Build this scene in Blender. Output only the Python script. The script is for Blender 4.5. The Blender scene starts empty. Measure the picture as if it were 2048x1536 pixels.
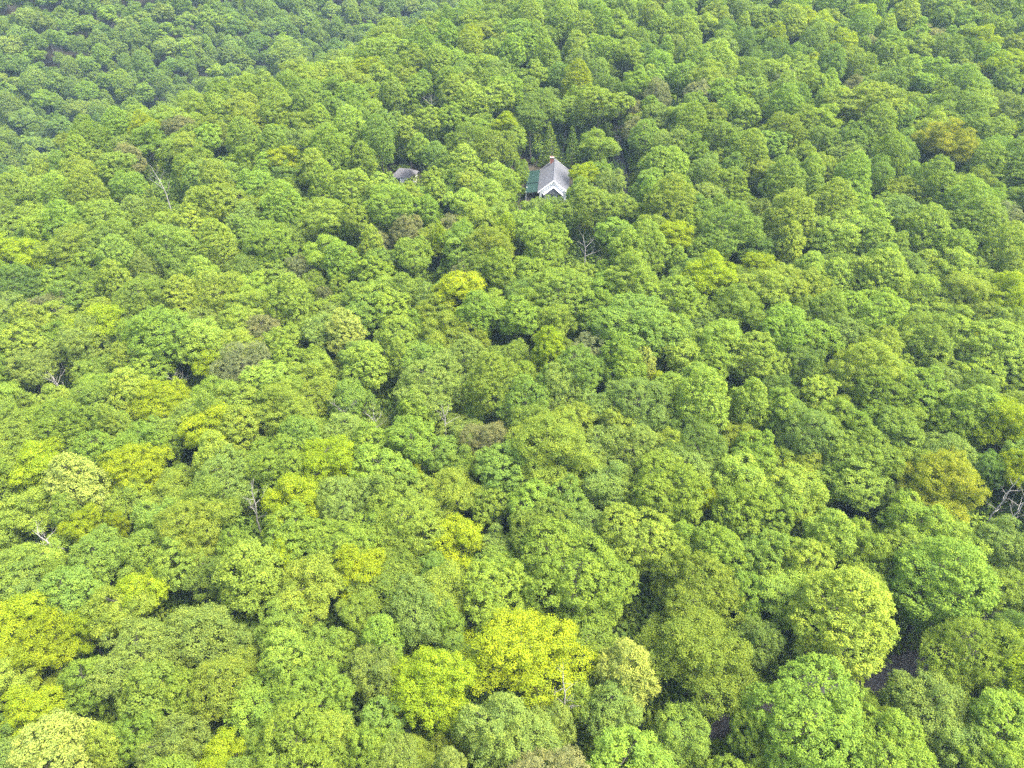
import bpy, math, random
import numpy as np
from mathutils import Vector, Matrix

# ------------------------------------------------------------------ camera, sky, sun, exposure
SC = bpy.context.scene
COL = SC.collection
CAM_H, PITCH, FPX, PW, PH = 90.0, math.radians(36.0), 1420.0, 2048, 1536
cam_data = bpy.data.cameras.new('camera')
cam_data.sensor_width = 36.0
cam_data.lens = 36.0 * FPX / PW
cam_data.clip_start, cam_data.clip_end = 0.5, 5000.0
cam = bpy.data.objects.new('camera', cam_data)
COL.objects.link(cam)
cam.location = (0, 0, CAM_H)
cam.rotation_euler = (math.pi / 2 - PITCH, 0, 0)
SC.camera = cam

SUN_EL, SUN_AZ = math.radians(62), math.radians(105)      # azimuth clockwise from +Y (the view direction)
world = bpy.data.worlds.new('World')
SC.world = world
world.use_nodes = True
wn, wl = world.node_tree.nodes, world.node_tree.links
sky = wn.new('ShaderNodeTexSky')
sky.sky_type = 'NISHITA'
sky.sun_disc = False
sky.sun_elevation = SUN_EL
sky.sun_rotation = SUN_AZ
sky.air_density = 1.0
sky.dust_density = 6.0
sky.ozone_density = 0.6
bg = wn['Background']
bg.inputs['Strength'].default_value = 0.15
wl.new(sky.outputs['Color'], bg.inputs['Color'])

sun_data = bpy.data.lights.new('sun', 'SUN')
sun_data.energy = 2.3
sun_data.angle = math.radians(24)
sun_data.color = (1.0, 0.95, 0.86)
sun = bpy.data.objects.new('sun', sun_data)
COL.objects.link(sun)
sd = Vector((math.sin(SUN_AZ) * math.cos(SUN_EL), math.cos(SUN_AZ) * math.cos(SUN_EL), math.sin(SUN_EL)))
sun.rotation_euler = sd.to_track_quat('Z', 'Y').to_euler()

SC.view_settings.view_transform = 'Standard'
SC.view_settings.look = 'None'
SC.view_settings.exposure = 2.55
SC.view_settings.gamma = 1.0
SC.view_settings.use_curve_mapping = False
SC.render.engine = 'CYCLES'
SC.cycles.max_bounces = 9
SC.cycles.diffuse_bounces = 7
SC.cycles.transmission_bounces = 7
SC.cycles.glossy_bounces = 1
SC.cycles.volume_bounces = 0
SC.cycles.transparent_max_bounces = 4
SC.cycles.use_denoising = False
SC.cycles.denoiser = 'OPENIMAGEDENOISE'
SC.cycles.denoising_input_passes = 'RGB_ALBEDO_NORMAL'
SC.cycles.denoising_prefilter = 'ACCURATE'
SC.cycles.sample_clamp_indirect = 4.0

# ------------------------------------------------------------------ terrain and pixel helpers
def sg(t):
    return 1.0 / (1.0 + np.exp(-np.clip(t, -40, 40)))

def sp(t, w):
    return w * np.logaddexp(0, np.clip(t / w, -60, 60))

def ground(x, y):
    x = np.asarray(x, float); y = np.asarray(y, float)
    z = 0.20 * sp(y - 95, 18)
    z = z + 0.035 * x * sg((y - 70) / 30)
    s = -0.637 * (x + 110) + 0.775 * (y - 214)          # metres beyond the crest that falls away to the left
    z = z - 60 * sg((s - 24) / 9) + 0.50 * sp(s - 105, 14)
    z = z + 1.6 * np.sin(x * 0.045 + 1.0) * np.cos(y * 0.05) + 0.8 * np.sin(x * 0.11 + y * 0.07)
    return z

def gz(x, y):
    return float(ground(x, y))

CP, SP_ = math.cos(PITCH), math.sin(PITCH)
def ray(px, py):
    a, b = (px - PW / 2) / FPX, (PH / 2 - py) / FPX
    return (a, CP + b * SP_, -SP_ + b * CP)

def at(px, py, h):
    """world point where the sight line through a photo pixel is h metres above the ground"""
    d = ray(px, py)
    t0, t = 20.0, 20.0
    while t < 900:
        x, y, z = d[0] * t, d[1] * t, CAM_H + d[2] * t
        if z < gz(x, y) + h:
            lo, hi = t0, t
            for _ in range(18):
                m = (lo + hi) / 2
                if CAM_H + d[2] * m < gz(d[0] * m, d[1] * m) + h: hi = m
                else: lo = m
            return d[0] * hi, d[1] * hi, hi      # hi = depth along the camera axis
        t0 = t; t += 1.5
    return d[0] * t, d[1] * t, t

def project(x, y, z):
    zz = z - CAM_H
    dep = y * CP - zz * SP_
    up = y * SP_ + zz * CP
    return PW / 2 + FPX * x / dep, PH / 2 - FPX * up / dep, dep

# ------------------------------------------------------------------ materials
def new_mat(name):
    m = bpy.data.materials.new(name); m.use_nodes = True
    nt = m.node_tree; nt.nodes.clear()
    return m, nt.nodes, nt.links

def out(n, l, sock):
    o = n.new('ShaderNodeOutputMaterial'); l.new(sock, o.inputs['Surface'])

def leaf_material():
    m, n, l = new_mat('leaf')
    col = n.new('ShaderNodeAttribute'); col.attribute_type = 'INSTANCER'; col.attribute_name = 'leaf_colour'
    tint = n.new('ShaderNodeAttribute'); tint.attribute_name = 'tint'
    # per-leaf variation: older leaf (deeper, cooler) to fresh leaf (paler, yellower)
    ramp = n.new('ShaderNodeValToRGB')
    e = ramp.color_ramp.elements
    e[0].position, e[0].color = 0.0, (0.70, 0.80, 1.0, 1)
    e[1].position, e[1].color = 1.0, (1.38, 1.24, 0.95, 1)
    mid = ramp.color_ramp.elements.new(0.5); mid.color = (1, 1, 1, 1)
    l.new(tint.outputs['Fac'], ramp.inputs['Fac'])
    mul = n.new('ShaderNodeMix'); mul.data_type = 'RGBA'; mul.blend_type = 'MULTIPLY'
    mul.inputs['Factor'].default_value = 1.0
    l.new(col.outputs['Color'], mul.inputs['A']); l.new(ramp.outputs['Color'], mul.inputs['B'])
    c = mul.outputs['Result']
    dif = n.new('ShaderNodeBsdfDiffuse'); l.new(c, dif.inputs['Color'])
    tmul = n.new('ShaderNodeMix'); tmul.data_type = 'RGBA'; tmul.blend_type = 'MULTIPLY'
    tmul.inputs['Factor'].default_value = 1.0
    l.new(c, tmul.inputs['A']); tmul.inputs['B'].default_value = (1.15, 1.30, 0.55, 1)
    tra = n.new('ShaderNodeBsdfTranslucent'); l.new(tmul.outputs['Result'], tra.inputs['Color'])
    mx = n.new('ShaderNodeMixShader'); mx.inputs['Fac'].default_value = 0.42
    l.new(dif.outputs[0], mx.inputs[1]); l.new(tra.outputs[0], mx.inputs[2])
    out(n, l, mx.outputs[0])
    return m

def noise_mat(name, c1, c2, scale, rough=0.9, detail=6, bump=0.0, stretch=None):
    m, n, l = new_mat(name)
    tc = n.new('ShaderNodeTexCoord'); mp = n.new('ShaderNodeMapping')
    l.new(tc.outputs['Object'], mp.inputs['Vector'])
    if stretch: mp.inputs['Scale'].default_value = stretch
    no = n.new('ShaderNodeTexNoise'); no.inputs['Scale'].default_value = scale; no.inputs['Detail'].default_value = detail
    l.new(mp.outputs[0], no.inputs['Vector'])
    r = n.new('ShaderNodeValToRGB')
    r.color_ramp.elements[0].position, r.color_ramp.elements[0].color = 0.32, (*c1, 1)
    r.color_ramp.elements[1].position, r.color_ramp.elements[1].color = 0.68, (*c2, 1)
    l.new(no.outputs['Fac'], r.inputs['Fac'])
    b = n.new('ShaderNodeBsdfPrincipled'); b.inputs['Roughness'].default_value = rough
    l.new(r.outputs['Color'], b.inputs['Base Color'])
    if bump:
        bp = n.new('ShaderNodeBump'); bp.inputs['Strength'].default_value = bump
        l.new(no.outputs['Fac'], bp.inputs['Height']); l.new(bp.outputs[0], b.inputs['Normal'])
    out(n, l, b.outputs[0])
    return m

M = {
    'leaf': leaf_material(),
    'bark': noise_mat('bark', (0.030, 0.026, 0.022), (0.085, 0.075, 0.065), 5, bump=0.5, stretch=(3, 3, 0.6)),
    'deadwood': noise_mat('deadwood', (0.11, 0.105, 0.095), (0.30, 0.285, 0.26), 4, stretch=(3, 3, 0.5)),
    'litter': noise_mat('leaf_litter', (0.014, 0.013, 0.007), (0.045, 0.038, 0.020), 0.9, bump=0.6),
    'asphalt': noise_mat('asphalt', (0.034, 0.033, 0.036), (0.06, 0.057, 0.06), 1.8),
    'gravel': noise_mat('gravel', (0.05, 0.046, 0.043), (0.10, 0.093, 0.088), 1.5),
    'shingle': noise_mat('roof_shingle', (0.046, 0.050, 0.058), (0.080, 0.084, 0.096), 1.2, stretch=(1.2, 0.7, 5)),
    'shingle_cabin': noise_mat('cabin_shingle', (0.075, 0.075, 0.084), (0.115, 0.115, 0.128), 1.6),
    'green_metal': noise_mat('green_metal', (0.010, 0.028, 0.023), (0.015, 0.040, 0.032), 1.2, rough=0.45),
    'white': noise_mat('white_paint', (0.74, 0.74, 0.73), (0.82, 0.82, 0.81), 2),
    'grey_paint': noise_mat('grey_siding', (0.16, 0.165, 0.175), (0.23, 0.235, 0.245), 2),
    'dark_gap': noise_mat('dark_siding', (0.03, 0.03, 0.033), (0.05, 0.05, 0.053), 2),
    'brick': noise_mat('chimney_brick', (0.16, 0.05, 0.032), (0.27, 0.10, 0.065), 6),
    'stone': noise_mat('foundation_stone', (0.16, 0.15, 0.14), (0.30, 0.28, 0.26), 3),
    'wood': noise_mat('deck_wood', (0.14, 0.10, 0.07), (0.24, 0.18, 0.13), 4),
}
gm, gn, gl_ = new_mat('window_glass')
gb = gn.new('ShaderNodeBsdfPrincipled'); gb.inputs['Base Color'].default_value = (0.02, 0.025, 0.03, 1)
gb.inputs['Roughness'].default_value = 0.08
out(gn, gl_, gb.outputs[0]); M['glass'] = gm

# ------------------------------------------------------------------ mesh helpers
def mesh_np(name, verts, quads, mat, tint=None):
    verts = np.asarray(verts, np.float32); quads = np.asarray(quads, np.int32)
    me = bpy.data.meshes.new(name)
    nv, nf = len(verts), len(quads); k = quads.shape[1]
    me.vertices.add(nv); me.vertices.foreach_set('co', verts.ravel())
    me.loops.add(nf * k); me.loops.foreach_set('vertex_index', quads.ravel())
    me.polygons.add(nf)
    me.polygons.foreach_set('loop_start', np.arange(0, nf * k, k, dtype=np.int32))
    me.update(calc_edges=True)
    if tint is not None:
        a = me.attributes.new('tint', 'FLOAT', 'FACE'); a.data.foreach_set('value', np.asarray(tint, np.float32))
    me.materials.append(mat)
    return me

def link(name, me, parent=None):
    o = bpy.data.objects.new(name, me); COL.objects.link(o)
    if parent: o.parent = parent
    return o

class Tubes:
    """tapered tubes collected into one mesh"""
    def __init__(s): s.v, s.f = [], []
    def tube(s, pts, radii, sides=6):
        b = len(s.v); n = len(pts)
        for i, p in enumerate(pts):
            p = Vector(p)
            d = (Vector(pts[min(i + 1, n - 1)]) - Vector(pts[max(i - 1, 0)])).normalized()
            u = d.orthogonal().normalized(); w = d.cross(u)
            for k in range(sides):
                a = 2 * math.pi * k / sides
                s.v.append(p + (u * math.cos(a) + w * math.sin(a)) * radii[i])
        for i in range(n - 1):
            for k in range(sides):
                k2 = (k + 1) % sides
                s.f.append((b + i * sides + k, b + i * sides + k2, b + (i + 1) * sides + k2, b + (i + 1) * sides + k))
    def mesh(s, name, mat):
        me = mesh_np(name, [tuple(v) for v in s.v], s.f, mat)
        me.polygons.foreach_set('use_smooth', [True] * len(me.polygons))
        return me

# ------------------------------------------------------------------ tree crowns
def unit(v):
    return v / np.maximum(np.linalg.norm(v, axis=-1, keepdims=True), 1e-6)

def leaves_from(rng, pos, nrm, length, aspect, tint):
    n = len(pos)
    nrm = unit(nrm)
    tan = unit(np.cross(nrm, rng.normal(size=(n, 3))))
    bit = np.cross(nrm, tan)
    L = (length * rng.uniform(0.65, 1.35, n))[:, None]
    W = L * aspect
    v = np.empty((n, 4, 3))
    v[:, 0] = pos - tan * L * 0.5
    v[:, 1] = pos + bit * W * 0.5 - nrm * L * 0.08
    v[:, 2] = pos + tan * L * 0.5 - nrm * L * 0.10
    v[:, 3] = pos - bit * W * 0.5 - nrm * L * 0.08
    f = np.arange(n * 4).reshape(n, 4)
    return v.reshape(-1, 3), f, np.clip(tint, 0, 1)

def spread_dirs(rng, n, zmin):
    """well spread unit vectors with z > zmin"""
    pts = []
    while len(pts) < n:
        c = rng.normal(size=(24, 3)); c = unit(c); c = c[c[:, 2] > zmin]
        if not len(c): continue
        if pts:
            d = np.min(np.linalg.norm(c[:, None] - np.array(pts)[None], axis=2), axis=1)
            pts.append(c[np.argmax(d)])
        else: pts.append(c[0])
    return np.array(pts)

CROWN = {   # half height / R, heads, head radius / R, head distance / R, lobe radius m, lobe flattening, leaf length, aspect, leaves per spray, spray sigma
    'oak':     dict(rv=1.12, nh=11, hr=(0.30, 0.50), hd=0.62, lr=(0.36, 0.62), flat=0.80, leaf=0.195, asp=0.62, per=6, sig=0.10, jut=0.20),
    'hickory': dict(rv=1.05, nh=12, hr=(0.20, 0.35), hd=0.74, lr=(0.40, 0.75), flat=0.60, leaf=0.205, asp=0.50, per=8, sig=0.17, jut=0.34),
    'maple':   dict(rv=1.12, nh=12, hr=(0.28, 0.48), hd=0.63, lr=(0.26, 0.48), flat=0.85, leaf=0.175, asp=0.62, per=6, sig=0.13, jut=0.26),
    'poplar':  dict(rv=1.32, nh=13, hr=(0.30, 0.46), hd=0.55, lr=(0.27, 0.50), flat=0.95, leaf=0.185, asp=0.72, per=6, sig=0.12, jut=0.18),
}

def make_crown(kind, R, H, nleaf, seed):
    """heads (one per main limb) -> lobes -> sprays -> leaves. Origin at the tree's foot."""
    rng = np.random.default_rng(seed)
    if kind == 'conifer':
        Rv = 0.42 * H; cz = H - Rv
        n = 120
        t = np.linspace(0, 1, n)
        a = np.arange(n) * 2.39996
        rr = R * (1 - t) ** 0.8 * rng.uniform(0.5, 0.95, n)
        C = np.stack([np.cos(a) * rr, np.sin(a) * rr, -Rv + 2 * Rv * t], 1)
        d = unit(np.stack([np.cos(a), np.sin(a), np.full(n, 0.5)], 1))
        rad = (0.16 + 0.16 * (1 - t)) * R
        P = dict(flat=0.45, leaf=0.18, asp=0.35, per=8, sig=0.12)
        HC = C[::4]
    else:
        P = CROWN[kind]
        Rv = P['rv'] * R; cz = H - Rv
        nh = P['nh'] + (3 if R > 5 else 0)
        if kind == 'poplar':
            t = np.linspace(0.02, 1, nh) ** 0.9
            prof = np.where(t < 0.3, 0.72 + 0.28 * t / 0.3, np.power(np.clip(1 - ((t - 0.3) / 0.74) ** 2.6, 0, 1), 0.6))
            a = np.arange(nh) * 2.39996 + rng.uniform(0, 6)
            hr = np.interp(t, [0, .35, 1], [.44, .46, .36]) * R * rng.uniform(.9, 1.1, nh)
            hrad = np.maximum(prof * R - hr, 0) * rng.uniform(.85, 1.1, nh)
            HC = np.stack([np.cos(a) * hrad, np.sin(a) * hrad, -Rv + hr * .8 + (2 * Rv - 1.75 * hr) * t], 1)
            HC = np.vstack([HC, [[0, 0, -Rv * .45], [0, 0, 0], [0, 0, Rv * .35]]]); hr = np.append(hr, [.62 * R, .66 * R, .52 * R])
        else:
            hd = spread_dirs(rng, nh, -0.30)
            hd = unit(hd + rng.normal(0, .14, hd.shape))
            hr = rng.uniform(*P['hr'], nh) * R
            dist = P['hd'] * rng.uniform(.62, 1.26, nh) * (1.0 + .14 * np.sin(2 * np.arctan2(hd[:, 1], hd[:, 0]) + rng.uniform(0, 6)))
            HC = hd * np.array([R, R, Rv]) * dist[:, None]
            ne = 5                      # stray limbs that stick out of the outline
            he = unit(rng.normal(size=(ne, 3)) + np.array([0, 0, .45]))
            HC = np.vstack([HC, he * np.array([R, R, Rv]) * rng.uniform(.78, 1.0, ne)[:, None]])
            hr = np.append(hr, rng.uniform(.15, .25, ne) * R)
            HC = np.vstack([HC, [[0, 0, .1 * Rv]]]); hr = np.append(hr, (.55 if kind != 'hickory' else .24) * R)
        # lobes on the outer skin of the joined heads
        want = int((260 if kind == 'oak' else 170 if kind == 'hickory' else 420) * (R / 4.0) ** 1.8)
        if kind == 'poplar': want = int(want * 1.15)
        cand = want * 5
        w = hr ** 2 / (hr ** 2).sum()
        hi = rng.choice(len(hr), cand, p=w)
        dr = unit(rng.normal(size=(cand, 3)))
        pts = HC[hi] + dr * (hr[hi] * rng.uniform(.84, 1.0 + P['jut'] * .5, cand))[:, None]
        dist = np.linalg.norm(pts[:, None] - HC[None], axis=2) / hr[None]
        ok = (dist.min(axis=1) > 0.80) & (unit(pts - np.array([0, 0, -Rv * .5]))[:, 2] > -0.62) & (dr[:, 2] > -0.62)
        pts, dr = pts[ok], dr[ok]
        # thin out to an even cover
        keep, lr = [], rng.uniform(*P['lr'], len(pts))
        acc = np.zeros((0, 3)); accr = np.zeros(0)
        for i in range(len(pts)):
            if len(keep) >= want: break
            if len(acc):
                dd_ = np.linalg.norm(acc - pts[i], axis=1)
                if (dd_ < 0.66 * (accr + lr[i])).any(): continue
            keep.append(i); acc = np.vstack([acc, pts[i]]); accr = np.append(accr, lr[i])
        C, d, rad = pts[keep], dr[keep], lr[keep]
    share = rad ** 2; share = share / share.sum()
    per = P['per']
    tufts = np.maximum((share * nleaf * 0.93 / per), 2).astype(int)
    idx = np.repeat(np.arange(len(C)), tufts)
    nt = len(idx)
    dd = unit(rng.normal(size=(nt, 3)))
    outw = unit(d[idx] * 0.8 + np.array([0, 0, 0.55]))
    low = np.einsum('ij,ij->i', dd, outw) < -0.15
    dd[low] = -dd[low]
    tp = C[idx] + dd * (rad[idx] * rng.uniform(0.72, 1.10, nt))[:, None] * np.array([1, 1, P['flat']])
    tn = unit(dd * 0.85 + outw * 0.25 + np.array([0, 0, 0.30]))
    lobe_t = (rng.normal(0, 0.09, len(C)) + 0.10 * np.sin(C[:, 0] * 1.1 + rng.uniform(0, 6)) * np.sin(C[:, 1] * 1.0 + C[:, 2] * .9 + rng.uniform(0, 6)))[idx]
    tuft_t = rng.normal(0, 0.08, nt)
    li = np.repeat(np.arange(nt), per)
    m = len(li)
    pos = tp[li] + rng.normal(0, P['sig'], (m, 3)) * np.array([1, 1, 0.8])
    nr = tn[li] + rng.normal(0, 0.36, (m, 3))
    ti = 0.45 + lobe_t[li] + tuft_t[li] + rng.normal(0, 0.12, m)
    k = int(nleaf * 0.07)        # sparse leaves on the inner twigs
    ip = unit(rng.normal(size=(k, 3))) * (rng.uniform(0.2, 0.75, k)[:, None]) * np.array([R, R, Rv])
    if kind in ('conifer', 'poplar'): ip *= np.array([0.5, 0.5, 1])
    pos = np.vstack([pos, ip]); nr = np.vstack([nr, rng.normal(size=(k, 3)) + np.array([0, 0, .8])])
    ti = np.concatenate([ti, 0.42 + rng.normal(0, .12, k)])
    pos[:, 2] += cz
    keep = pos[:, 2] > 0.8
    pos, nr, ti = pos[keep], nr[keep], ti[keep]
    v, f, ti = leaves_from(rng, pos, nr, P['leaf'], P['asp'], ti)
    me = mesh_np('crown', v, f, M['leaf'], ti)
    C = np.vstack([HC, C[::7]]); C[:, 2] += cz
    return me, C, cz, Rv

def make_trunk(kind, R, H, C, cz, Rv, seed):
    rnd = random.Random(seed)
    T = Tubes()
    r0 = 0.045 * R + 0.10
    top = H - (0.25 * R if kind != 'oak' else 0.45 * R)
    pts, wob = [], (rnd.uniform(-.3, .3), rnd.uniform(-.3, .3))
    for i in range(8):
        t = i / 7
        pts.append((wob[0] * math.sin(3 * t), wob[1] * math.sin(4 * t), -0.6 + (top + 0.6) * t))
    rad = [r0 * (1.35 if i == 0 else 1) * (1 - 0.88 * i / 7) for i in range(8)]
    T.tube(pts, rad, 7)
    sel = list(range(len(C))); rnd.shuffle(sel)
    for j in sel[:26 if kind != 'conifer' else 30]:
        c = Vector(C[j])
        hz = math.hypot(c.x, c.y)
        z0 = max(cz - Rv * 0.9, min(top * 0.96, c.z - hz * rnd.uniform(0.35, 0.8)))
        z0 = max(z0, 1.5)
        t = (z0 + 0.6) / (top + 0.6)
        s = Vector((wob[0] * math.sin(3 * t), wob[1] * math.sin(4 * t), z0))
        mid = s.lerp(c, 0.5) + Vector((0, 0, -0.12 * hz)) + Vector((rnd.uniform(-.2, .2), rnd.uniform(-.2, .2), 0))
        rb = r0 * 0.42 * (1 - 0.7 * t)
        T.tube([s, mid, c], [rb + 0.02, rb * 0.6 + 0.015, 0.02], 5)
    return T.mesh('trunk', M['bark'])

VAR = {}          # (kind, size class) -> list of (crown mesh, trunk mesh, R, H)
SPEC = {'oak': (17.0, 21.0), 'poplar': (19.5, 24.0), 'hickory': (17.0, 21.0), 'maple': (16.0, 20.0)}
sd_ = 11
for kind, (h1, h2) in SPEC.items():
    for cls, (R, H, nl, cnt) in {'mid': (3.7, h1, 30000, 5), 'big': (5.6, h2, 54000, 3)}.items():
        for i in range(cnt):
            sd_ += 7
            me, C, cz, Rv = make_crown(kind, R, H, nl, sd_)
            VAR.setdefault((kind, cls), []).append((me, make_trunk(kind, R, H, C, cz, Rv, sd_), R, H))
for i in range(2):
    me, C, cz, Rv = make_crown('conifer', 3.0, 15.0, 9000, 900 + i)
    VAR.setdefault(('conifer', 'mid'), []).append((me, make_trunk('conifer', 3.0, 15.0, C, cz, Rv, 900 + i), 3.0, 15.0))

# ------------------------------------------------------------------ leaf colours (base colours, linear)
PAL = {
    'y': ((0.178, 0.250, 0.017), 'vivid yellow-green'),
    'l': ((0.168, 0.248, 0.040), 'light lime-green'),
    'g': ((0.142, 0.228, 0.035), 'bright green'),
    'm': ((0.130, 0.208, 0.038), 'medium green'),
    'b': ((0.140, 0.212, 0.048), 'pale grey-green'),
    'd': ((0.108, 0.180, 0.038), 'deep dark green'),
    'o': ((0.148, 0.216, 0.034), 'olive green'),
    't': ((0.142, 0.172, 0.074), 'dull brownish-grey'),
    'p': ((0.198, 0.262, 0.062), 'creamy pale green'),
    'a': ((0.198, 0.232, 0.024), 'amber-yellow'),
    'r': ((0.200, 0.165, 0.070), 'rusty brown'),
}
KIND = {'O': 'oak', 'P': 'poplar', 'H': 'hickory', 'M': 'maple', 'C': 'conifer'}

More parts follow.
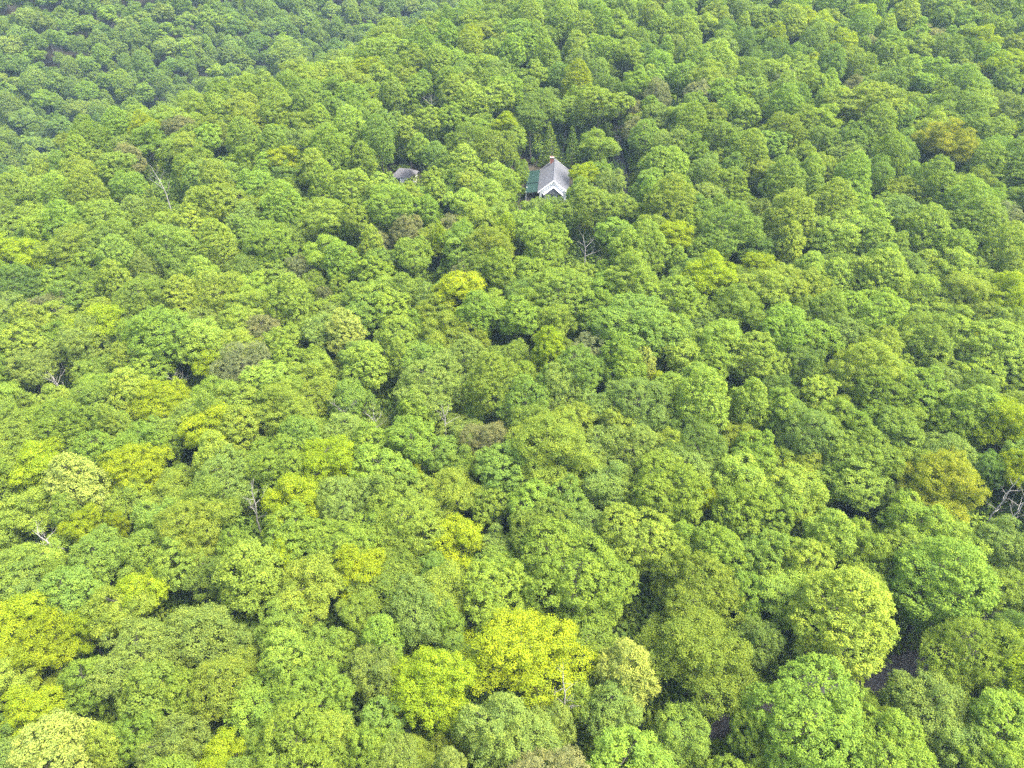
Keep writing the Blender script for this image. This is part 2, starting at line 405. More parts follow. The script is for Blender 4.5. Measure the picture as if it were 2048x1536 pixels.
# ------------------------------------------------------------------ trees read off the photograph: pixel x, y, crown width, kind, colour
LAND = """
265 1187 95 Hy;62 1227 115 Hy;162 1247 75 Hy;255 1240 115 Ho;100 1290 120 Hy;30 1340 95 Hl;178 1362 92 Og;270 1325 150 Mb;
362 1364 80 Og;400 1270 125 Mb;440 1390 120 Ml;45 1425 100 Hy;90 1480 140 Pp;195 1480 75 Pl;265 1475 95 Og;350 1490 115 Mb;440 1515 95 Hy;
620 1195 120 Ho;710 1230 80 Ho;560 1250 95 Mm;815 1235 120 Mb;885 1260 75 Og;562 1322 90 Pl;650 1310 95 Ml;750 1345 110 Mb;850 1390 160 Hy;
630 1410 160 Og;600 1500 165 Og;730 1495 95 Og;895 1525 65 Pp;990 1460 145 Mb;790 1515 90 Mb;1055 1320 205 Hy;1140 1160 195 Og;1000 1195 145 Og;
1256 1322 110 Pp;1164 1385 85 Ml;1235 1420 105 Mb;1386 1320 190 Ho;1394 1205 175 Mo;1515 1260 85 Mb;1510 1190 80 Og;1250 1510 150 Og;1370 1465 120 Mm;
1120 1455 95 Mb;1060 1475 110 Mb;1520 1470 100 Og;1686 1262 205 Pl;1860 1165 185 Pg;1630 1455 215 Og;1765 1510 170 Og;1850 1415 130 Mb;
1950 1310 150 Mg;1995 1440 140 Og;1910 1480 105 Mb;2020 1200 110 Mo;1750 1425 60 Ho;1975 1520 120 Og;2035 1265 90 Md;
100 800 75 Ol;200 800 85 Mm;240 835 65 Pl;320 800 115 Hy;415 825 65 Pl;425 862 105 Hy;130 850 105 Og;40 885 95 Oo;200 905 78 Mt;140 938 45 Mt;
285 890 95 Mg;345 882 55 Og;415 905 80 Pl;60 945 95 Hy;165 970 115 Pp;275 945 120 Hy;262 1005 85 Ml;450 960 115 Mb;420 1003 110 Ho;65 1040 115 Hl;
120 1020 55 Pl;165 1055 75 Hy;222 1030 42 Hy;320 1045 105 Mm;412 1058 135 Ho;60 1110 115 Hl;190 1110 115 Mm;280 1115 95 Mo;350 1115 95 Om;492 1135 125 Pl;
630 785 75 Mo;560 835 120 Ho;680 855 72 Mb;705 800 85 Mm;870 790 130 Mb;920 855 100 Mb;1003 765 105 Po;755 885 95 Og;830 882 105 Og;570 930 115 Og;
660 940 135 Hy;600 1003 95 Hy;760 950 105 Og;817 942 48 Hy;870 930 95 Mm;932 925 75 Mo;1000 940 110 Om;690 1012 130 Mb;780 988 105 Om;975 1010 80 Ol;
590 1078 98 Og;690 1078 125 Og;825 1055 135 Mo;925 1070 98 Hy;990 1098 72 Mb;700 1140 95 Hy;545 1110 65 Hy;800 1132 75 Mm;870 1128 75 Mm;
1050 810 105 Mm;1130 785 115 Mb;1140 850 90 Ol;1060 855 85 Mm;1270 822 150 Mb;1225 858 78 Ol;1400 810 125 Pl;1504 795 75 Pl;1105 898 160 Ho;1190 905 85 Mb;
1262 908 110 Mb;1330 893 68 Ml;1400 902 125 Md;1370 945 95 Mb;1512 912 95 Og;1065 952 72 Pl;1145 935 92 Ho;1060 1005 95 Og;1140 1010 82 Om;1220 978 105 Mb;
1336 1000 165 Og;1286 1075 135 Ol;1415 988 55 Hy;1480 972 110 Ml;1490 1045 115 Og;1075 1065 125 Om;1180 1055 82 Mb;1440 1095 105 Og;1532 1112 92 Om;
1560 780 68 Md;1635 792 75 Ol;1560 825 85 Og;1660 842 75 Ho;1760 792 110 Og;1850 792 95 Og;1790 880 105 Om;1620 872 115 Mb;1912 862 85 Og;
1940 790 105 Md;2010 850 120 Hy;1880 908 95 Mb;1712 918 125 Om;1700 972 115 Om;1776 988 58 Mb;1890 980 150 Ha;1590 1000 115 Ml;1830 1062 120 Mg;
1640 1130 95 Ol;1722 1102 105 Mg;2012 1105 110 Mb;1562 1115 75 Om;2035 932 60 Hy;1985 935 60 Md;
40 582 95 Md;155 505 105 Ho;20 505 75 Hy;62 518 65 Hy;210 440 85 Ol;420 420 98 Ol;365 442 65 Ol;440 482 82 Pl;110 568 58 Og;170 578 85 Mm;235 552 66 Pl;
205 652 82 Hy;325 682 140 Og;35 692 85 Oo;410 722 52 Hy;490 740 96 Mt;525 672 76 Mt;440 592 95 Mo;300 602 110 Mm;180 682 105 Mb;85 632 78 Mt;290 547 82 Mb;
240 492 105 Mm;340 502 110 Mm;570 595 88 Pl;645 462 112 Ho;730 477 46 Pl;775 422 105 Og;815 467 64 Mt;910 457 58 Mt;875 465 30 Py;1000 452 50 Py;830 520 85 Ol;
597 543 56 Mt;650 592 40 Mt;915 543 50 Mt;925 588 82 Hy;700 657 74 Pp;720 730 86 Pl;790 702 56 Pl;885 672 85 Ho;640 672 82 Mb;575 712 66 Og;635 718 56 Og;
840 722 85 Mm;940 722 95 Mb;540 492 92 Og;860 602 66 Mb;760 552 66 Og;615 752 82 Ml;700 517 30 Mr;1190 432 112 Om;1347 402 92 Pl;1460 482 138 Mm;1310 502 95 Pl;
1270 562 95 Ho;1340 612 120 Og;1420 562 112 Hy;1470 622 105 Hl;1258 668 150 Om;1340 664 85 Om;1190 622 78 Og;1120 602 112 Om;1100 690 72 Py;1160 742 105 Om;
1290 722 50 Pp;1370 722 85 Ol;1430 682 95 Hl;1500 722 110 Ol;1320 765 40 Hy;1522 592 85 Hl;1040 642 85 Og;
1580 442 112 Pl;1665 415 92 Pl;1673 475 110 Hl;1669 543 92 Md;1740 556 108 Pl;1754 447 74 Pl;1842 467 106 Pl;1786 490 46 Pl;1830 588 95 Ml;1923 596 112 Hl;
2012 592 95 Hy;1951 447 102 Pl;1927 484 72 Md;2016 494 85 Pl;1568 575 104 Ol;1568 664 95 Og;1641 628 104 Mm;1754 636 112 Og;1613 733 88 Md;1738 737 120 Ho;
1842 676 112 Mm;1963 700 130 Ol;1697 684 85 Mb;1153 160 62 Py;1197 228 104 Oo;1159 372 52 Pl;1302 328 62 Pl;1213 368 55 Mb;1411 349 74 Mb;1500 303 78 Po;
1153 92 46 Pl;1056 38 60 Pl;1088 74 52 Pl;1165 62 62 Pl;1310 38 52 Pl;1488 95 62 Md;1411 163 74 Hl;1318 190 62 Mt;1399 191 58 Mt;1266 226 46 Mt;1272 262 48 Mt;
1109 288 36 Cg;1149 280 38 Cg;1198 296 54 Cg;1064 244 62 Md;637 238 46 Pl;661 304 88 Pg;705 258 76 Pl;770 288 64 Md;847 296 60 Ol;871 312 52 Md;947 288 76 Mo;
992 306 74 Mo;765 384 66 Ol;815 394 48 Ol;866 382 50 Ol;700 372 72 Ol;907 358 46 Mm;992 350 50 Ol;947 378 70 Ol;564 322 62 Hy;572 352 54 Md;580 126 74 Pl;770 110 74 Ol;
1560 72 42 Py;1552 118 72 Md;1774 56 42 Pl;1810 32 52 Pl;1855 78 52 Mt;1572 170 52 Mt;1717 176 42 Mt;1717 145 70 Mo;1899 306 112 Ha;1971 336 82 Pl;1794 315 82 Md;
1730 226 112 Oo;2004 226 84 Mb;1923 174 82 Mb;1965 168 36 Cr;1629 336 52 Pl;1568 364 82 Pl;1988 138 62 Hy;1867 364 90 Pl;1883 114 82 Mm;1085 425 60 Mb;1060 460 80 Ol;
1110 412 42 Mb;1715 1405 62 Mm;1806 1392 52 Mb;1034 350 34 Om;1040 330 28 Mm;1135 440 55 Ol
"""

# bare dead trees: pixel of top, pixel where it sinks into the canopy, spread (px)
DEAD = [(1997, 948, 1984, 1030, 30), (2032, 985, 2018, 1042, 60), (528, 960, 514, 1042, 45), (752, 822, 752, 858, 40),
        (318, 335, 332, 388, 44), (120, 752, 118, 780, 44), (357, 757, 355, 772, 34), (1164, 470, 1170, 515, 44),
        (888, 812, 890, 850, 30), (864, 196, 862, 212, 26), (86, 1062, 108, 1098, 50), (690, 818, 690, 832, 40), (1120, 1328, 1128, 1420, 40)]

# windows of the picture that nearer filler trees must not grow into (what the photo shows through them), with photo depth row
CLEAR = [(1052, 312, 1146, 386), (784, 326, 836, 354), (1234, 284, 1240, 318), (1244, 376, 1254, 416),
         (1838, 1306, 1874, 1330), (1768, 1344, 1800, 1366), (1652, 1368, 1694, 1386), (1405, 1452, 1440, 1512),
         (1240, 1145, 1318, 1250), (765, 735, 790, 780), (1408, 1090, 1425, 1140)]

# ------------------------------------------------------------------ the setting: ground, roads
def build_ground():
    xs = np.arange(-560, 561, 8.0); ys = np.arange(-80, 801, 8.0)
    X, Y = np.meshgrid(xs, ys)
    Z = ground(X, Y)
    v = np.stack([X, Y, Z], -1).reshape(-1, 3)
    nx = len(xs)
    i = np.arange(len(v)).reshape(len(ys), nx)
    q = np.stack([i[:-1, :-1], i[:-1, 1:], i[1:, 1:], i[1:, :-1]], -1).reshape(-1, 4)
    me = mesh_np('ground', v, q, M['litter'])
    me.polygons.foreach_set('use_smooth', [True] * len(me.polygons))
    o = link('ground', me); o['kind'] = 'structure'
    return o

def smooth_line(pts, step=2.0):
    P = [Vector((p[0], p[1])) for p in pts]
    res = []
    for i in range(len(P) - 1):
        p0, p1, p2, p3 = P[max(i - 1, 0)], P[i], P[i + 1], P[min(i + 2, len(P) - 1)]
        n = max(2, int((p2 - p1).length / step))
        for k in range(n):
            t = k / n
            res.append(0.5 * ((2 * p1) + (p2 - p0) * t + (2 * p0 - 5 * p1 + 4 * p2 - p3) * t * t + (3 * p1 - p0 - 3 * p2 + p3) * t ** 3))
    res.append(P[-1])
    return res

def ribbon(name, line, w, mat, lift):
    v, f = [], []
    cols = 5
    for i, p in enumerate(line):
        d = (line[min(i + 1, len(line) - 1)] - line[max(i - 1, 0)]).normalized()
        s = Vector((d.y, -d.x))
        for k in range(cols):
            o = (k / (cols - 1) - 0.5) * w
            x, y = p.x + s.x * o, p.y + s.y * o
            v.append((x, y, gz(x, y) + lift + (0.06 if 0 < k < cols - 1 else -0.05)))
    for i in range(len(line) - 1):
        for k in range(cols - 1):
            a = i * cols + k
            f.append((a, a + 1, a + cols + 1, a + cols))
    o = link(name, mesh_np(name, v, f, mat)); o['kind'] = 'structure'
    return o

build_ground()
ROAD = smooth_line([at(*p, 0)[:2] for p in [(1230, 1620), (1412, 1486), (1540, 1425), (1668, 1378), (1785, 1354), (1856, 1319), (1970, 1262), (2140, 1190)]])
DRIVE = smooth_line([at(*p, 0)[:2] for p in [(1275, 215), (1246, 262), (1237, 292), (1240, 330), (1249, 380), (1251, 425), (1235, 470), (1180, 480)]])
ribbon('paved_road', ROAD, 5.6, M['asphalt'], 0.30)
ribbon('gravel_drive', DRIVE, 3.0, M['gravel'], 0.30)

def near_line(line, x, y):
    return min((p.x - x) ** 2 + (p.y - y) ** 2 for p in line) ** 0.5

# ------------------------------------------------------------------ house and cabin
def box(x0, x1, y0, y1, z0, z1):
    v = [(x, y, z) for z in (z0, z1) for x, y in ((x0, y0), (x1, y0), (x1, y1), (x0, y1))]
    f = [(0, 3, 2, 1), (4, 5, 6, 7), (0, 1, 5, 4), (1, 2, 6, 5), (2, 3, 7, 6), (3, 0, 4, 7)]
    return v, f

class MB:
    def __init__(s): s.v, s.f = [], []
    def add(s, v, f):
        b = len(s.v); s.v += list(v); s.f += [tuple(i + b for i in q) for q in f]; return s
    def box(s, *a): return s.add(*box(*a))
    def slab(s, p0, p1, p2, p3, t):
        """a sheet of thickness t below the quad p0..p3"""
        top = [Vector(p) for p in (p0, p1, p2, p3)]
        n = (top[1] - top[0]).cross(top[3] - top[0]).normalized()
        if n.z < 0: n = -n
        lo = [p - n * t for p in top]
        v = [tuple(p) for p in lo + top]
        return s.add(v, [(0, 3, 2, 1), (4, 5, 6, 7), (0, 1, 5, 4), (1, 2, 6, 5), (2, 3, 7, 6), (3, 0, 4, 7)])
    def build(s, name, mat, parent):
        me = bpy.data.meshes.new(name); me.from_pydata([tuple(v) for v in s.v], [], s.f); me.update()
        me.materials.append(M[mat])
        return link(name, me, parent)

def window(parent, x, y, z, w, h, axis):
    """window on a wall facing -Y (axis 'y') or +-X (axis 'x', sign in w)"""
    if axis == 'y':
        f = MB().box(x - w / 2 - .08, x + w / 2 + .08, y - .06, y + .02, z - .08, z + h + .08).build('window', 'white', parent)
        MB().box(x - w / 2, x + w / 2, y - .075, y - .05, z, z + h).build('pane', 'glass', f)
    else:
        s = 1 if w > 0 else -1; w = abs(w)
        a, b = sorted((x - s * .02, x + s * .06)); c, d = sorted((x + s * .05, x + s * .075))
        f = MB().box(a, b, y - w / 2 - .08, y + w / 2 + .08, z - .08, z + h + .08).build('window', 'white', parent)
        MB().box(c, d, y - w / 2, y + w / 2, z, z + h).build('pane', 'glass', f)

def roof_sheet(p00, p10, p11, p01, rows, mat, parent, name='roof_slope'):
    """slope with overlapping shingle courses: p00-p10 eave, p01-p11 ridge"""
    p00, p10, p11, p01 = map(Vector, (p00, p10, p11, p01))
    deck = MB().slab(p00, p10, p11, p01, 0.10).build(name, mat, parent)
    n = (p10 - p00).cross(p01 - p00).normalized()
    if n.z < 0: n = -n
    c = MB()
    for r in range(rows):
        a, b = r / rows, min(1.0, (r + 1.12) / rows)
        q0, q1 = p00.lerp(p01, a) + n * 0.035, p10.lerp(p11, a) + n * 0.035
        q2, q3 = p10.lerp(p11, b) + n * 0.012, p00.lerp(p01, b) + n * 0.012
        c.slab(q0, q1, q2, q3, 0.010)
    o = c.build('shingle_course', mat, deck); o['kind'] = 'stuff'
    return deck

def build_house():
    x, y, _ = at(1109, 338, 6.0)
    z = gz(x, y)
    r = bpy.data.objects.new('house', None); COL.objects.link(r)
    r.location = (x, y, z); r.rotation_euler = (0, 0, math.radians(-4))
    r['label'] = 'white gabled house with grey shingle roof, brick chimney and green porch roof'
    r['category'] = 'house'
    WL, WR, L, E, RZ = 3.7, 3.7, 7.8, 3.1, 6.0          # half widths, half length, eave and ridge height
    w = MB().box(-WL, WR, -L, L, -2.5, E)
    for yy in (-L, L):
        w.add([(-WL, yy, E), (WR, yy, E), (0, yy, RZ - .15)], [(0, 1, 2) if yy < 0 else (0, 2, 1)])
    w.build('wall', 'white', r)
    MB().box(-WL - .08, WR + .08, -L - .08, L + .08, -2.6, -0.2).build('foundation', 'stone', r)
    ov, ey = 0.45, 0.75
    k = (RZ - E) / WL
    el = E - ov * k
    roof_sheet((-WL - ov, -L - ey, el), (-WL - ov, L + ey, el), (0, L + ey, RZ), (0, -L - ey, RZ), 22, 'shingle', r)
    roof_sheet((WR + ov, L + ey, el), (WR + ov, -L - ey, el), (0, -L - ey, RZ), (0, L + ey, RZ), 22, 'shingle', r)
    MB().box(-.14, .14, -L - ey, L + ey, RZ - .02, RZ + .06).build('ridge_cap', 'shingle', r)
    for s in (-1, 1):       # broad white barge boards on the front and rear gable
        for yy in (-L - ey - .06, L + ey + .02):
            b = MB()
            xa, xb = s * (WL + ov), 0
            d = 0.34
            v = [(xa, yy, el - d), (xa, yy, el + .03), (xb, yy, RZ + .03), (xb, yy, RZ - d)]
            v += [(p[0], yy + .04, p[2]) for p in v]
            b.add(v, [(0, 1, 2, 3), (7, 6, 5, 4), (0, 4, 5, 1), (1, 5, 6, 2), (2, 6, 7, 3), (3, 7, 4, 0)])
            b.build('barge_board', 'white', r)
    # front entry gable: grey boards in a smaller gable below the white one
    ge = bpy.data.objects.new('entry_gable', None); COL.objects.link(ge); ge.parent = r
    gy, gw, gt, gb_ = -L - 1.35, 2.3, 4.25, 2.45
    pl = MB(); pl.add([(-gw, gy, gb_), (gw, gy, gb_), (0, gy, gt)], [(0, 1, 2)])
    pl.add([(-gw, gy + .1, gb_), (gw, gy + .1, gb_), (0, gy + .1, gt)], [(0, 2, 1)])
    pl.build('gable_panel', 'dark_gap', ge)
    for i in range(11):
        xx = -1.9 + i * 0.38
        hh = gt - abs(xx) * (gt - gb_) / gw - 0.12
        if hh > gb_ + .1:
            MB().box(xx - .11, xx + .11, gy - .05, gy - .003, gb_, hh).build('board', 'grey_paint', ge)
    for s in (-1, 1):
        MB().slab((s * (gw + .25), gy - .2, gb_ - .2), (s * (gw + .25), -L + .1, gb_ - .2), (0, -L + .1, gt + .08), (0, gy - .2, gt + .08), .1).build('gable_roof', 'white', ge)
        MB().box(s * 2.1 - .1, s * 2.1 + .1, gy + .1, gy + .3, -2.0, gb_ + .1).build('post', 'white', r)
    # chimney behind the ridge on the left slope
    ch = MB().box(-1.35, -.35, L - 1.2, L - .3, E, RZ + .75).build('chimney', 'brick', r)
    MB().box(-1.45, -.25, L - 1.3, L - .2, RZ + .75, RZ + .9).build('chimney_cap', 'stone', ch)
    for xx in (-1.08, -.62): MB().box(xx - .14, xx + .14, L - .9, L - .6, RZ + .9, RZ + 1.1).build('flue', 'brick', ch)
    # green metal porch roof along the left side, in two sheets
    x0, x1 = -WL - ov - 3.3, -WL - .05
    for (ya, yb, dz) in ((-1.2, L + .6, 0.0), (-L - .2, -1.35, -0.16)):
        pr = MB().slab((x0, ya, 2.30 + dz), (x0, yb, 2.30 + dz), (x1, yb, 2.82 + dz), (x1, ya, 2.82 + dz), .07).build('porch_roof', 'green_metal', r)
        yy = ya + .3
        while yy < yb:
            MB().slab((x0, yy, 2.345 + dz), (x0, yy + .05, 2.345 + dz), (x1, yy + .05, 2.865 + dz), (x1, yy, 2.865 + dz), .05).build('seam', 'green_metal', pr)
            yy += .6
    for yy in (-7.4, -3.7, 0, 3.7, 7.4):
        MB().box(x0 + .12, x0 + .26, yy - .07, yy + .07, -2.0, 2.24).build('porch_post', 'white', r)
    MB().box(x0, -WL - .02, -L, L, -.35, -.2).build('porch_floor', 'wood', r)
    MB().box(-1.0, 0, -L - .07, -L - .01, -.2, 1.9).build('door', 'grey_paint', r)
    for xx in (-2.5, 1.6): window(r, xx, -L, .7, 1.0, 1.3, 'y')
    for yy in (-4, 0, 4):
        window(r, WR, yy, .7, 1.0, 1.3, 'x'); window(r, -WL, yy, .7, -1.0, 1.3, 'x')
    return x, y

def build_cabin():
    x, y, _ = at(809, 338, 4.0)
    z = gz(x, y)
    r = bpy.data.objects.new('cabin', None); COL.objects.link(r)
    r.location = (x, y, z); r.rotation_euler = (0, 0, math.radians(-10))
    r['label'] = 'small white cabin with pale grey hipped roof among the trees'
    r['category'] = 'cabin'
    W, D, E, RZ = 2.7, 2.6, 2.6, 4.2
    MB().box(-W, W, -D, D, -2, E).build('wall', 'white', r)
    MB().box(-W - .07, W + .07, -D - .07, D + .07, -2.1, -.1).build('foundation', 'stone', r)
    o = .4; a, b, rl = W + o, D + o, 1.5
    e = E - .05
    roof_sheet((-a, -b, e), (a, -b, e), (rl, 0, RZ), (-rl, 0, RZ), 14, 'shingle_cabin', r)
    roof_sheet((a, b, e), (-a, b, e), (-rl, 0, RZ), (rl, 0, RZ), 14, 'shingle_cabin', r)
    for s in (-1, 1):
        m = MB(); m.add([(s * a, -b, e), (s * a, b, e), (s * rl, 0, RZ), (s * a, -b, e - .1), (s * a, b, e - .1), (s * rl, 0, RZ - .1)],
                        [(0, 1, 2), (5, 4, 3), (0, 3, 4, 1), (1, 4, 5, 2), (2, 5, 3, 0)])
        m.build('roof_hip', 'shingle_cabin', r)
    window(r, -1.5, -D, 1.0, 1.6, 1.1, 'y')
    window(r, W, 0, 1.0, 1.2, 1.1, 'x')
    MB().box(.5, 1.4, -D - .06, -D - .01, -.1, 1.95).build('door', 'grey_paint', r)
    return x, y

HX, HY = build_house()
CX, CY = build_cabin()

# ------------------------------------------------------------------ placing the trees
rnd = random.Random(5)
TREES = []        # dict(x, y, R, H, kind, col, land)
def add_tree(x, y, R, H, kind, col, land):
    TREES.append(dict(x=x, y=y, R=R, H=H, kind=kind, col=col, land=land, z=gz(x, y)))

HREF = {'oak': 17.0, 'poplar': 19.5, 'hickory': 17.0, 'maple': 16.0, 'conifer': 14.0}
for row in LAND.replace('\n', '').split(';'):
    if not row.strip(): continue
    px, py, w, kc = row.split()
    px, py, w = float(px), float(py), float(w)
    kind = KIND[kc[0]]
    h = HREF[kind] * 0.78
    x, y, dep = at(px, py, h)
    R = 0.5 * w * 1.04 * dep / FPX
    H = HREF[kind] + (R - 4.0) * 1.1 + rnd.uniform(-0.8, 0.8)
    near_house = math.hypot(x - HX, y - HY) < 24 or math.hypot(x - CX, y - CY) < 16
    if near_house and py > 330: H = min(H, 12.0 + R)
    x, y, dep = at(px, py, H - (1.0 if kind != 'poplar' else 1.15) * R)
    if py < 320:                    # trees seen behind a building stand behind it
        for bx0, by0, q in ((HX, HY, 9), (CX, CY, 3)):
            if abs(x - bx0) < R + 4 and by0 - 20 < y < by0 + q + R: y = by0 + q + R
    add_tree(x, y, R, H, kind, kc[1], True)

for t in TREES:          # trees standing in front of the two buildings stay low enough to leave their roofs in sight
    for (x0, y0, x1, y1), (bx0, by0) in (((1056, 316, 1138, 380), (HX, HY)), ((786, 328, 835, 352), (CX, CY))):
        if t['y'] < by0 + 3:
            for _ in range(40):
                px, py, dep = project(t['x'], t['y'], t['z'] + t['H'])
                r = t['R'] * FPX / dep * 0.95
                cut = y1 - max(0, abs(px - (x0 + x1) / 2) - (x1 - x0) * .42) * 1.1
                if x0 - r * .9 < px < x1 + r * .9 and py < cut and t['H'] > 3.5: t['H'] -= 0.4
                else: break

DT = []
for (tx, ty, bx_, by_, spx) in DEAD:
    x, y, dep = at(bx_, by_, 11.5)
    dyp = math.hypot(tx - bx_, ty - by_)
    ang = math.atan2(CAM_H - gz(x, y) - 12, math.hypot(x, y))
    length = min(8.5, dyp * dep / FPX / max(0.5, math.cos(ang)))
    lean = (tx - bx_) * dep / FPX
    DT.append(dict(x=x, y=y, H=11.5 + length, length=length, lean=lean, spread=spx * dep / FPX, win=(min(tx, bx_) - spx * .35, ty, max(tx, bx_) + spx * .35, by_ - 4)))

for d in DT:             # neighbours in front of a dead tree are kept a little lower than its bare top
    x0, y0, x1, y1 = d['win']
    for t in TREES:
        if t['y'] < d['y'] + 1 and math.hypot(t['x'] - d['x'], t['y'] - d['y']) < 16:
            h0 = t['H']
            while t['H'] > h0 - 5:
                px, py, dep = project(t['x'], t['y'], t['z'] + t['H'])
                if x0 - t['R'] * FPX / dep * .8 < px < x1 + t['R'] * FPX / dep * .8 and py < y1: t['H'] -= 0.4
                else: break
        elif math.hypot(t['x'] - d['x'], t['y'] - d['y']) < t['R'] * .75: t['y'] += t['R'] * .8; t['z'] = gz(t['x'], t['y'])
GRID = {}
def cell(x, y): return int(x // 10), int(y // 10)
for t in TREES: GRID.setdefault(cell(t['x'], t['y']), []).append(t)

def too_close(x, y, R):
    cx, cy = cell(x, y)
    for i in range(cx - 2, cx + 3):
        for j in range(cy - 2, cy + 3):
            for t in GRID.get((i, j), ()):
                d = math.hypot(t['x'] - x, t['y'] - y)
                if d < 0.60 * (t['R'] + R): return True
    return False

WIN = [(w, at((w[0] + w[2]) / 2, w[3], 0 if i > 1 else 3)[2]) for i, w in enumerate(CLEAR)]
WIN[0] = (CLEAR[0], project(HX, HY, gz(HX, HY) + 3)[2] + 6)
WIN[1] = (CLEAR[1], project(CX, CY, gz(CX, CY) + 3)[2] + 3)
WIN += [(d['win'], math.hypot(d['x'], d['y']) * CP + (CAM_H - 10) * SP_ - 1) for d in DT]

def blocks(x, y, R, H):
    z = gz(x, y)
    px, py, dep = project(x, y, z + H - R)
    r = R * FPX / dep * 0.95
    for (x0, y0, x1, y1), wd in WIN:
        if dep < wd + 2 and x0 - r < px < x1 + r and y0 - r * 1.05 < py < y1 + r * 1.4: return True
    return False

MIX = [('oak', 'g', 10), ('oak', 'm', 10), ('oak', 'l', 5), ('oak', 'o', 3), ('maple', 'm', 12), ('maple', 'b', 10), ('maple', 'd', 7), ('maple', 'o', 5),
       ('maple', 'g', 5), ('hickory', 'y', 4), ('hickory', 'o', 7), ('hickory', 'l', 6), ('hickory', 'g', 6), ('poplar', 'l', 9), ('poplar', 'g', 9), ('poplar', 'm', 7),
       ('maple', 't', 1)]
MW = [m[2] for m in MIX]
def fill(n, x0, x1, y0, y1, rmin, rmax, hs):
    for _ in range(n):
        x, y = rnd.uniform(x0, x1), rnd.uniform(y0, y1)
        if abs(x) > 0.78 * (y * CP + 60) + 16: continue
        R = rnd.uniform(rmin, rmax)
        if too_close(x, y, R): continue
        if near_line(ROAD, x, y) < 3.6 or near_line(DRIVE, x, y) < 2.8: continue
        if math.hypot(x - HX, (y - HY) * .8) < 9 or math.hypot(x - CX, y - CY) < 6: continue
        kind, col, _w = rnd.choices(MIX, [w * math.exp(1.1 * math.sin(x * .045 + i * 2.1) * math.sin(y * .05 + i * 1.3)) for i, w in enumerate(MW)])[0]
        if -0.637 * (x + 110) + 0.775 * (y - 214) > 30: col = rnd.choice('mmmdddbbg')
        H = (HREF[kind] - 1.2 + (R - 4) * 1.0) * hs + rnd.uniform(-1.2, 1.2)
        if blocks(x, y, R, H): continue
        t = dict(x=x, y=y, R=R, H=H, kind=kind, col=col, land=False, z=gz(x, y))
        TREES.append(t); GRID.setdefault(cell(x, y), []).append(t)

fill(12000, -400, 400, 140, 560, 3.9, 5.3, 1.06)
fill(6000, -200, 200, 14, 150, 3.5, 4.7, 1.0)
fill(22000, -400, 400, 14, 560, 2.6, 3.5, 0.93)
fill(6000, -330, 330, 14, 150, 2.0, 2.6, 0.80)
fill(20000, -400, 60, 260, 540, 2.4, 3.2, 0.95)

# ------------------------------------------------------------------ labels
SHAPE = {'oak': 'round lobed', 'poplar': 'tall oval', 'hickory': 'loose spreading', 'maple': 'dense bushy', 'conifer': 'pointed tiered'}
GROUP = {'oak': 'round lobed trees of the forest', 'poplar': 'tall oval trees of the forest', 'hickory': 'loose spreading trees of the forest',
         'maple': 'dense bushy trees of the forest', 'conifer': 'conifers by the house'}
def size_word(R):
    return 'tiny' if R < 2.3 else 'small' if R < 3.2 else 'mid-sized' if R < 4.3 else 'large' if R < 5.6 else 'huge'
def zone(x, y):
    if math.hypot(x - HX, y - HY) < 19: return 'close beside the house'
    if math.hypot(x - CX, y - CY) < 15: return 'close beside the cabin'
    if near_line(ROAD, x, y) < 9: return 'along the paved road'
    if near_line(DRIVE, x, y) < 9: return 'along the gravel drive'
    for d in DT:
        if math.hypot(x - d['x'], y - d['y']) < 6.5: return 'next to a bare dead tree'
    if y > HY + 105: return 'on the far hazy hillside'
    if y > HY + 55: return 'high above the house'
    if y > HY + 16: return 'just above the house'
    if y > HY - 22: return 'level with the house'
    if y > HY - 62: return 'just below the house'
    if y > HY - 98: return 'well below the house'
    return 'in the lowest woods'

def leaf_colour(code):
    c = PAL[code][0]
    v = rnd.uniform(0.86, 1.14); h = rnd.uniform(-0.06, 0.07)
    return (c[0] * v * (1 + h) * 1.09, c[1] * v, c[2] * v * (1 - h) * .85)

# which trees are individuals: up to 300 of a kind, largest in the picture first
for t in TREES:
    px, py, dep = project(t['x'], t['y'], t['z'] + t['H'] - t['R'])
    t['size'] = t['R'] * FPX / dep
    m = t['size'] * 1.05
    t['inview'] = -m < px < PW + m and -m < py < PH + m * 1.6
    if t['y'] < 1: t['inview'] = False
LIMIT = 296
single, mass = [], []
for kind in KIND.values():
    ks = [t for t in TREES if t['kind'] == kind]
    vis = sorted([t for t in ks if t['inview']], key=lambda t: (-t['land'], -t['size']))
    single += vis[:LIMIT]; mass += vis[LIMIT:] + [t for t in ks if not t['inview']]

def place_tree(t):
    kind = t['kind']
    cls = 'big' if (t['R'] > 4.5 and (kind, 'big') in VAR) else 'mid'
    cm, tm, R, H = rnd.choice(VAR[(kind, cls)])
    name = {'oak': 'oak_tree', 'poplar': 'poplar_tree', 'hickory': 'hickory_tree', 'maple': 'maple_tree', 'conifer': 'conifer_tree'}[kind]
    r = bpy.data.objects.new(name, None); COL.objects.link(r)
    r.location = (t['x'], t['y'], t['z'] - 0.1)
    s = t['R'] / R
    r.scale = (s * rnd.uniform(.90, 1.12), s * rnd.uniform(.90, 1.12), t['H'] / H)
    r.rotation_euler = (rnd.gauss(0, .05), rnd.gauss(0, .05), rnd.uniform(0, 6.283))
    r['label'] = t['label']
    r['category'] = {'oak': 'oak', 'poplar': 'poplar', 'hickory': 'hickory', 'maple': 'maple', 'conifer': 'conifer'}[kind]
    r['group'] = GROUP[kind]
    link('trunk', tm, r)
    c = link('crown', cm, r)
    c['leaf_colour'] = leaf_colour(t['col'])

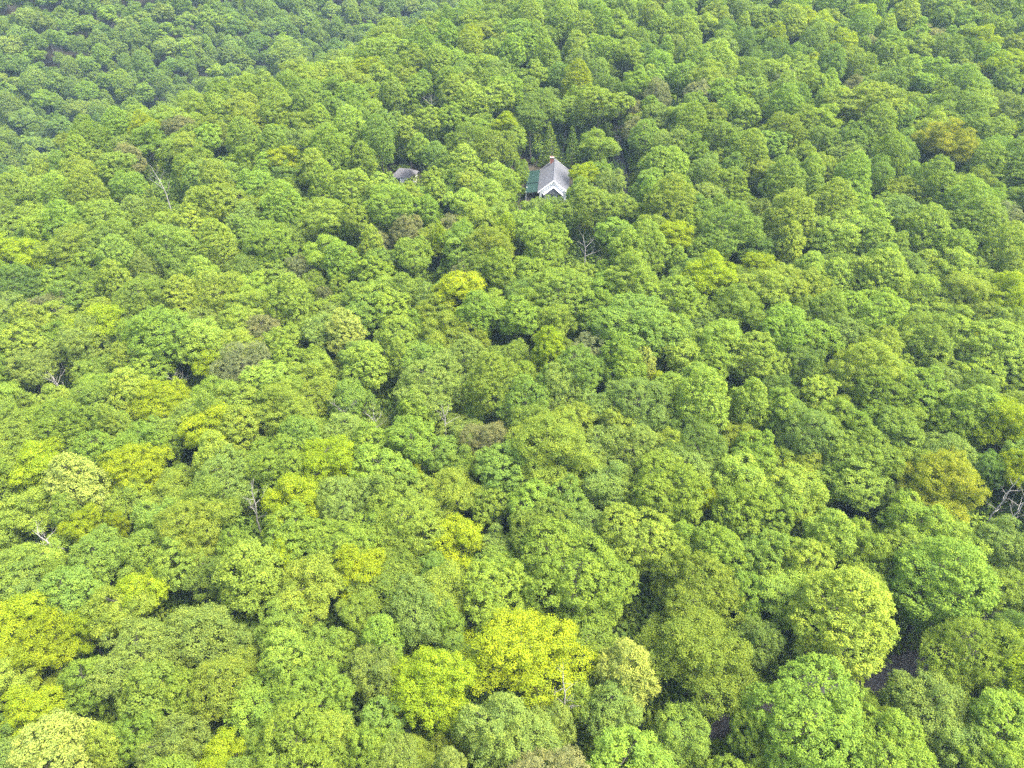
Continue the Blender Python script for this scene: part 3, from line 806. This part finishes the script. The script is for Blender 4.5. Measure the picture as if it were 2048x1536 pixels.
SHORT = {'y': 'yellow-green', 'l': 'lime', 'g': 'bright-green', 'm': 'green', 'b': 'grey-green', 'd': 'dark', 'o': 'olive', 't': 'brown', 'p': 'cream', 'a': 'amber', 'r': 'rusty'}
seen = {}
for t in single:
    t['label'] = f"{size_word(t['R'])} {SHAPE[t['kind']]} tree with {PAL[t['col']][1]} leaves {zone(t['x'], t['y'])}"
    seen.setdefault(t['label'], []).append(t)
for lab, ts in seen.items():
    if len(ts) > 1:              # tell look-alikes apart by the most striking neighbour
        for t in ts:
            nb = sorted((math.hypot(u['x'] - t['x'], u['y'] - t['y']), i) for i, u in enumerate(single) if u is not t)[:4]
            u = min((single[i] for _d, i in nb), key=lambda u: 'tarpydlbogm'.index(u['col']))
            extra = f" by {'an' if SHORT[u['col']][0] in 'ao' else 'a'} {SHORT[u['col']]} tree"
            if len((lab + extra).split()) <= 16: t['label'] = lab + extra

for t in single: place_tree(t)

# ------------------------------------------------------------------ the rest of the wood, and the undergrowth: instanced masses
def scatter(name, rows, variants, label, cat):
    """rows: (x, y, z, sx, sy, sz, rot, variant, colour); one object whose points carry whole plants"""
    me = bpy.data.meshes.new(name)
    me.vertices.add(len(rows))
    me.vertices.foreach_set('co', np.array([r[:3] for r in rows], np.float32).ravel())
    def attr(nm, typ, data, key):
        a = me.attributes.new(nm, typ, 'POINT'); a.data.foreach_set(key, np.array(data).ravel())
    attr('size', 'FLOAT_VECTOR', np.array([r[3:6] for r in rows], np.float32), 'vector')
    attr('turn', 'FLOAT_VECTOR', np.array([(0, 0, r[6]) for r in rows], np.float32), 'vector')
    attr('pick', 'INT', np.array([r[7] for r in rows], np.int32), 'value')
    attr('leaf_colour', 'FLOAT_VECTOR', np.array([r[8] for r in rows], np.float32), 'vector')
    o = link(name, me)
    o['kind'] = 'stuff'; o['label'] = label; o['category'] = cat
    coll = bpy.data.collections.new(name + '_plants')
    for i, vm in enumerate(variants):
        p = bpy.data.objects.new('%s_plant_%02d' % (name, i), vm); coll.objects.link(p)
    ng = bpy.data.node_groups.new(name + '_nodes', 'GeometryNodeTree')
    ng.interface.new_socket('Geometry', in_out='INPUT', socket_type='NodeSocketGeometry')
    ng.interface.new_socket('Geometry', in_out='OUTPUT', socket_type='NodeSocketGeometry')
    n, l = ng.nodes, ng.links
    gi, go = n.new('NodeGroupInput'), n.new('NodeGroupOutput')
    ci = n.new('GeometryNodeCollectionInfo'); ci.inputs['Collection'].default_value = coll
    ci.inputs['Separate Children'].default_value = True; ci.inputs['Reset Children'].default_value = True
    ip = n.new('GeometryNodeInstanceOnPoints'); ip.inputs['Pick Instance'].default_value = True
    def na(nm, typ):
        a = n.new('GeometryNodeInputNamedAttribute'); a.data_type = typ; a.inputs['Name'].default_value = nm
        return a.outputs['Attribute']
    l.new(gi.outputs[0], ip.inputs['Points']); l.new(ci.outputs[0], ip.inputs['Instance'])
    l.new(na('pick', 'INT'), ip.inputs['Instance Index'])
    er = n.new('FunctionNodeEulerToRotation'); l.new(na('turn', 'FLOAT_VECTOR'), er.inputs[0])
    l.new(er.outputs[0], ip.inputs['Rotation']); l.new(na('size', 'FLOAT_VECTOR'), ip.inputs['Scale'])
    l.new(ip.outputs[0], go.inputs[0])
    md = o.modifiers.new('plants', 'NODES'); md.node_group = ng
    return o

mass_var, mass_idx = [], {}
for kind in SPEC:
    for (me, tr, R, H) in VAR[(kind, 'mid')]:
        mass_idx.setdefault(kind, []).append((len(mass_var), R, H)); mass_var.append(me)
rows = []
for t in mass:
    if t['kind'] == 'conifer': continue
    i, R, H = rnd.choice(mass_idx[t['kind']])
    s = t['R'] / R
    rows.append((t['x'], t['y'], t['z'] - .1, s, s, t['H'] / H, rnd.uniform(0, 6.28), i, leaf_colour(t['col'])))
if rows: scatter('far_woodland', rows, mass_var, 'mass of distant green woodland covering the far slopes', 'woodland')

def make_shrub(seed, nleaf=700):
    rng = np.random.default_rng(seed)
    C = rng.normal(0, 0.55, (9, 3)) * np.array([1, 1, .5]) + np.array([0, 0, 0.9])
    i = rng.integers(0, 9, nleaf)
    dd = unit(rng.normal(size=(nleaf, 3))); dd[:, 2] = np.abs(dd[:, 2])
    pos = C[i] + dd * 0.55 + rng.normal(0, .1, (nleaf, 3))
    v, f, ti = leaves_from(rng, pos, dd + np.array([0, 0, .6]) + rng.normal(0, .4, (nleaf, 3)), 0.26, 0.6, .42 + rng.normal(0, .15, nleaf))
    return mesh_np('shrub', v, f, M['leaf'], ti)
srows = []
for _ in range(26000):
    y = 12 + 330 * rnd.random() ** 1.2
    x = rnd.uniform(-1, 1) * (0.78 * (y * CP + 60) + 8)
    if near_line(ROAD, x, y) < 4.0 or near_line(DRIVE, x, y) < 3.0: continue
    if (abs(x - HX + 1.8) < 7.3 and abs(y - HY) < 11) or math.hypot(x - CX, y - CY) < 5.5: continue
    s = rnd.uniform(1.0, 2.9) if min(math.hypot(x - HX, y - HY), math.hypot(x - CX, y - CY) + 8) > 17 else rnd.uniform(.6, 1.1)
    srows.append((x, y, gz(x, y) - .1, s, s, s * rnd.uniform(.8, 1.7), rnd.uniform(0, 6.28), rnd.randrange(4), leaf_colour(rnd.choice('ddmmmo'))))
scatter('undergrowth', srows, [make_shrub(300 + i) for i in range(4)], 'low leafy undergrowth on the forest floor between the trunks', 'undergrowth')

# ------------------------------------------------------------------ bare dead trees
def branch(T, rng, p, d, length, r, depth, bend=0.35):
    pts, rad = [p.copy()], [r]
    n = 5
    for i in range(n):
        d = (d + Vector((rng.gauss(0, bend), rng.gauss(0, bend), rng.gauss(0.05, bend * .5))) * 0.5).normalized()
        p = p + d * (length / n)
        pts.append(p.copy()); rad.append(r * (1 - 0.75 * (i + 1) / n))
        if depth > 0 and i >= 1 and rng.random() < 0.75:
            side = (d + Vector((rng.uniform(-1, 1), rng.uniform(-1, 1), rng.uniform(-.1, .6))).normalized() * 0.95).normalized()
            branch(T, rng, p, side, length * rng.uniform(.35, .6), rad[-1] * .7, depth - 1, bend)
    T.tube(pts, rad, 5)

DLAB = ['tall bleached dead snag beside the amber-leaved tree', 'wide forked bleached dead tree beside the tall snag', 'pale crooked dead tree rising from a dark gap in the woods',
        'white antler-like dead branches poking out of the canopy', 'grey many-stemmed bare tree on the slope facing the cabin', 'fan of fine bare white twigs above green crowns',
        'short spray of bare white branches by the dull brown crowns', 'slim bare forked dead tree below the house', 'grey twiggy dead top inside a pale grey-green crown',
        'tiny pale dead stems high above the cabin', 'leaning bare grey limbs among yellow-green crowns', 'low tangle of bare pale twigs near the antler-like branches',
        'thin pale dead pole at the edge of the huge yellow-green tree']
for k, d in enumerate(DT):
    rg = random.Random(70 + k)
    r = bpy.data.objects.new('dead_tree', None); COL.objects.link(r)
    r.location = (d['x'], d['y'], gz(d['x'], d['y']))
    r['label'] = DLAB[k]; r['category'] = 'dead tree'; r['group'] = 'bare dead trees'
    T = Tubes()
    H, Ln = d['H'], d['length']
    base = H - Ln
    pts = [Vector((0, 0, -.5)), Vector((.1, 0, base * .5)), Vector((0, .1, base)), Vector((d['lean'] * .35 + .15, 0, base + Ln * .4)),
           Vector((d['lean'] * .6 - .1, 0, base + Ln * .7)), Vector((d['lean'], 0, H))]
    T.tube(pts, [.2, .15, .11, .075, .05, .015], 7)
    link('trunk', T.mesh('trunk', M['deadwood']), r)
    nb = 7
    for i in range(nb):
        f = (i + .3) / nb
        p = pts[2].lerp(pts[5], f * .85)
        a = i * 2.4 + rg.uniform(-.4, .4)
        B = Tubes()
        branch(B, rg, p, Vector((math.cos(a), math.sin(a) * .8, rg.uniform(.35, 1.1))).normalized(), d['spread'] * rg.uniform(.45, .8) * (1.05 - .5 * f) + .5, .05 * (1.1 - .6 * f), 2)
        link('branch', B.mesh('branch', M['deadwood']), r)

# ------------------------------------------------------------------ air
HAZE_DENSITY = 0.00015
if HAZE_DENSITY:
    zs = ground(*np.meshgrid(np.arange(-560, 561, 16.), np.arange(-80, 801, 16.)))
    v, f = box(-600, 600, -120, 840, float(zs.min()) - 3, max(float(zs.max()) + 30, CAM_H + 10))
    me = bpy.data.meshes.new('haze'); me.from_pydata(v, [], f); me.update()
    hm = bpy.data.materials.new('haze'); hm.use_nodes = True
    hm.node_tree.nodes.clear()
    ho = hm.node_tree.nodes.new('ShaderNodeOutputMaterial')
    hv = hm.node_tree.nodes.new('ShaderNodeVolumePrincipled')
    hv.inputs['Color'].default_value = (0.50, 0.74, 1.0, 1)
    hv.inputs['Density'].default_value = HAZE_DENSITY
    hv.inputs['Anisotropy'].default_value = 0.1
    hm.node_tree.links.new(hv.outputs[0], ho.inputs['Volume'])
    me.materials.append(hm)
    h = link('haze', me); h['kind'] = 'stuff'; h['label'] = 'thin pale blue haze hanging over the forest'; h['category'] = 'haze'
print('TREES', len(TREES), 'single', len(single), 'mass', len(mass), {k: sum(t['kind'] == k for t in single) for k in KIND.values()})
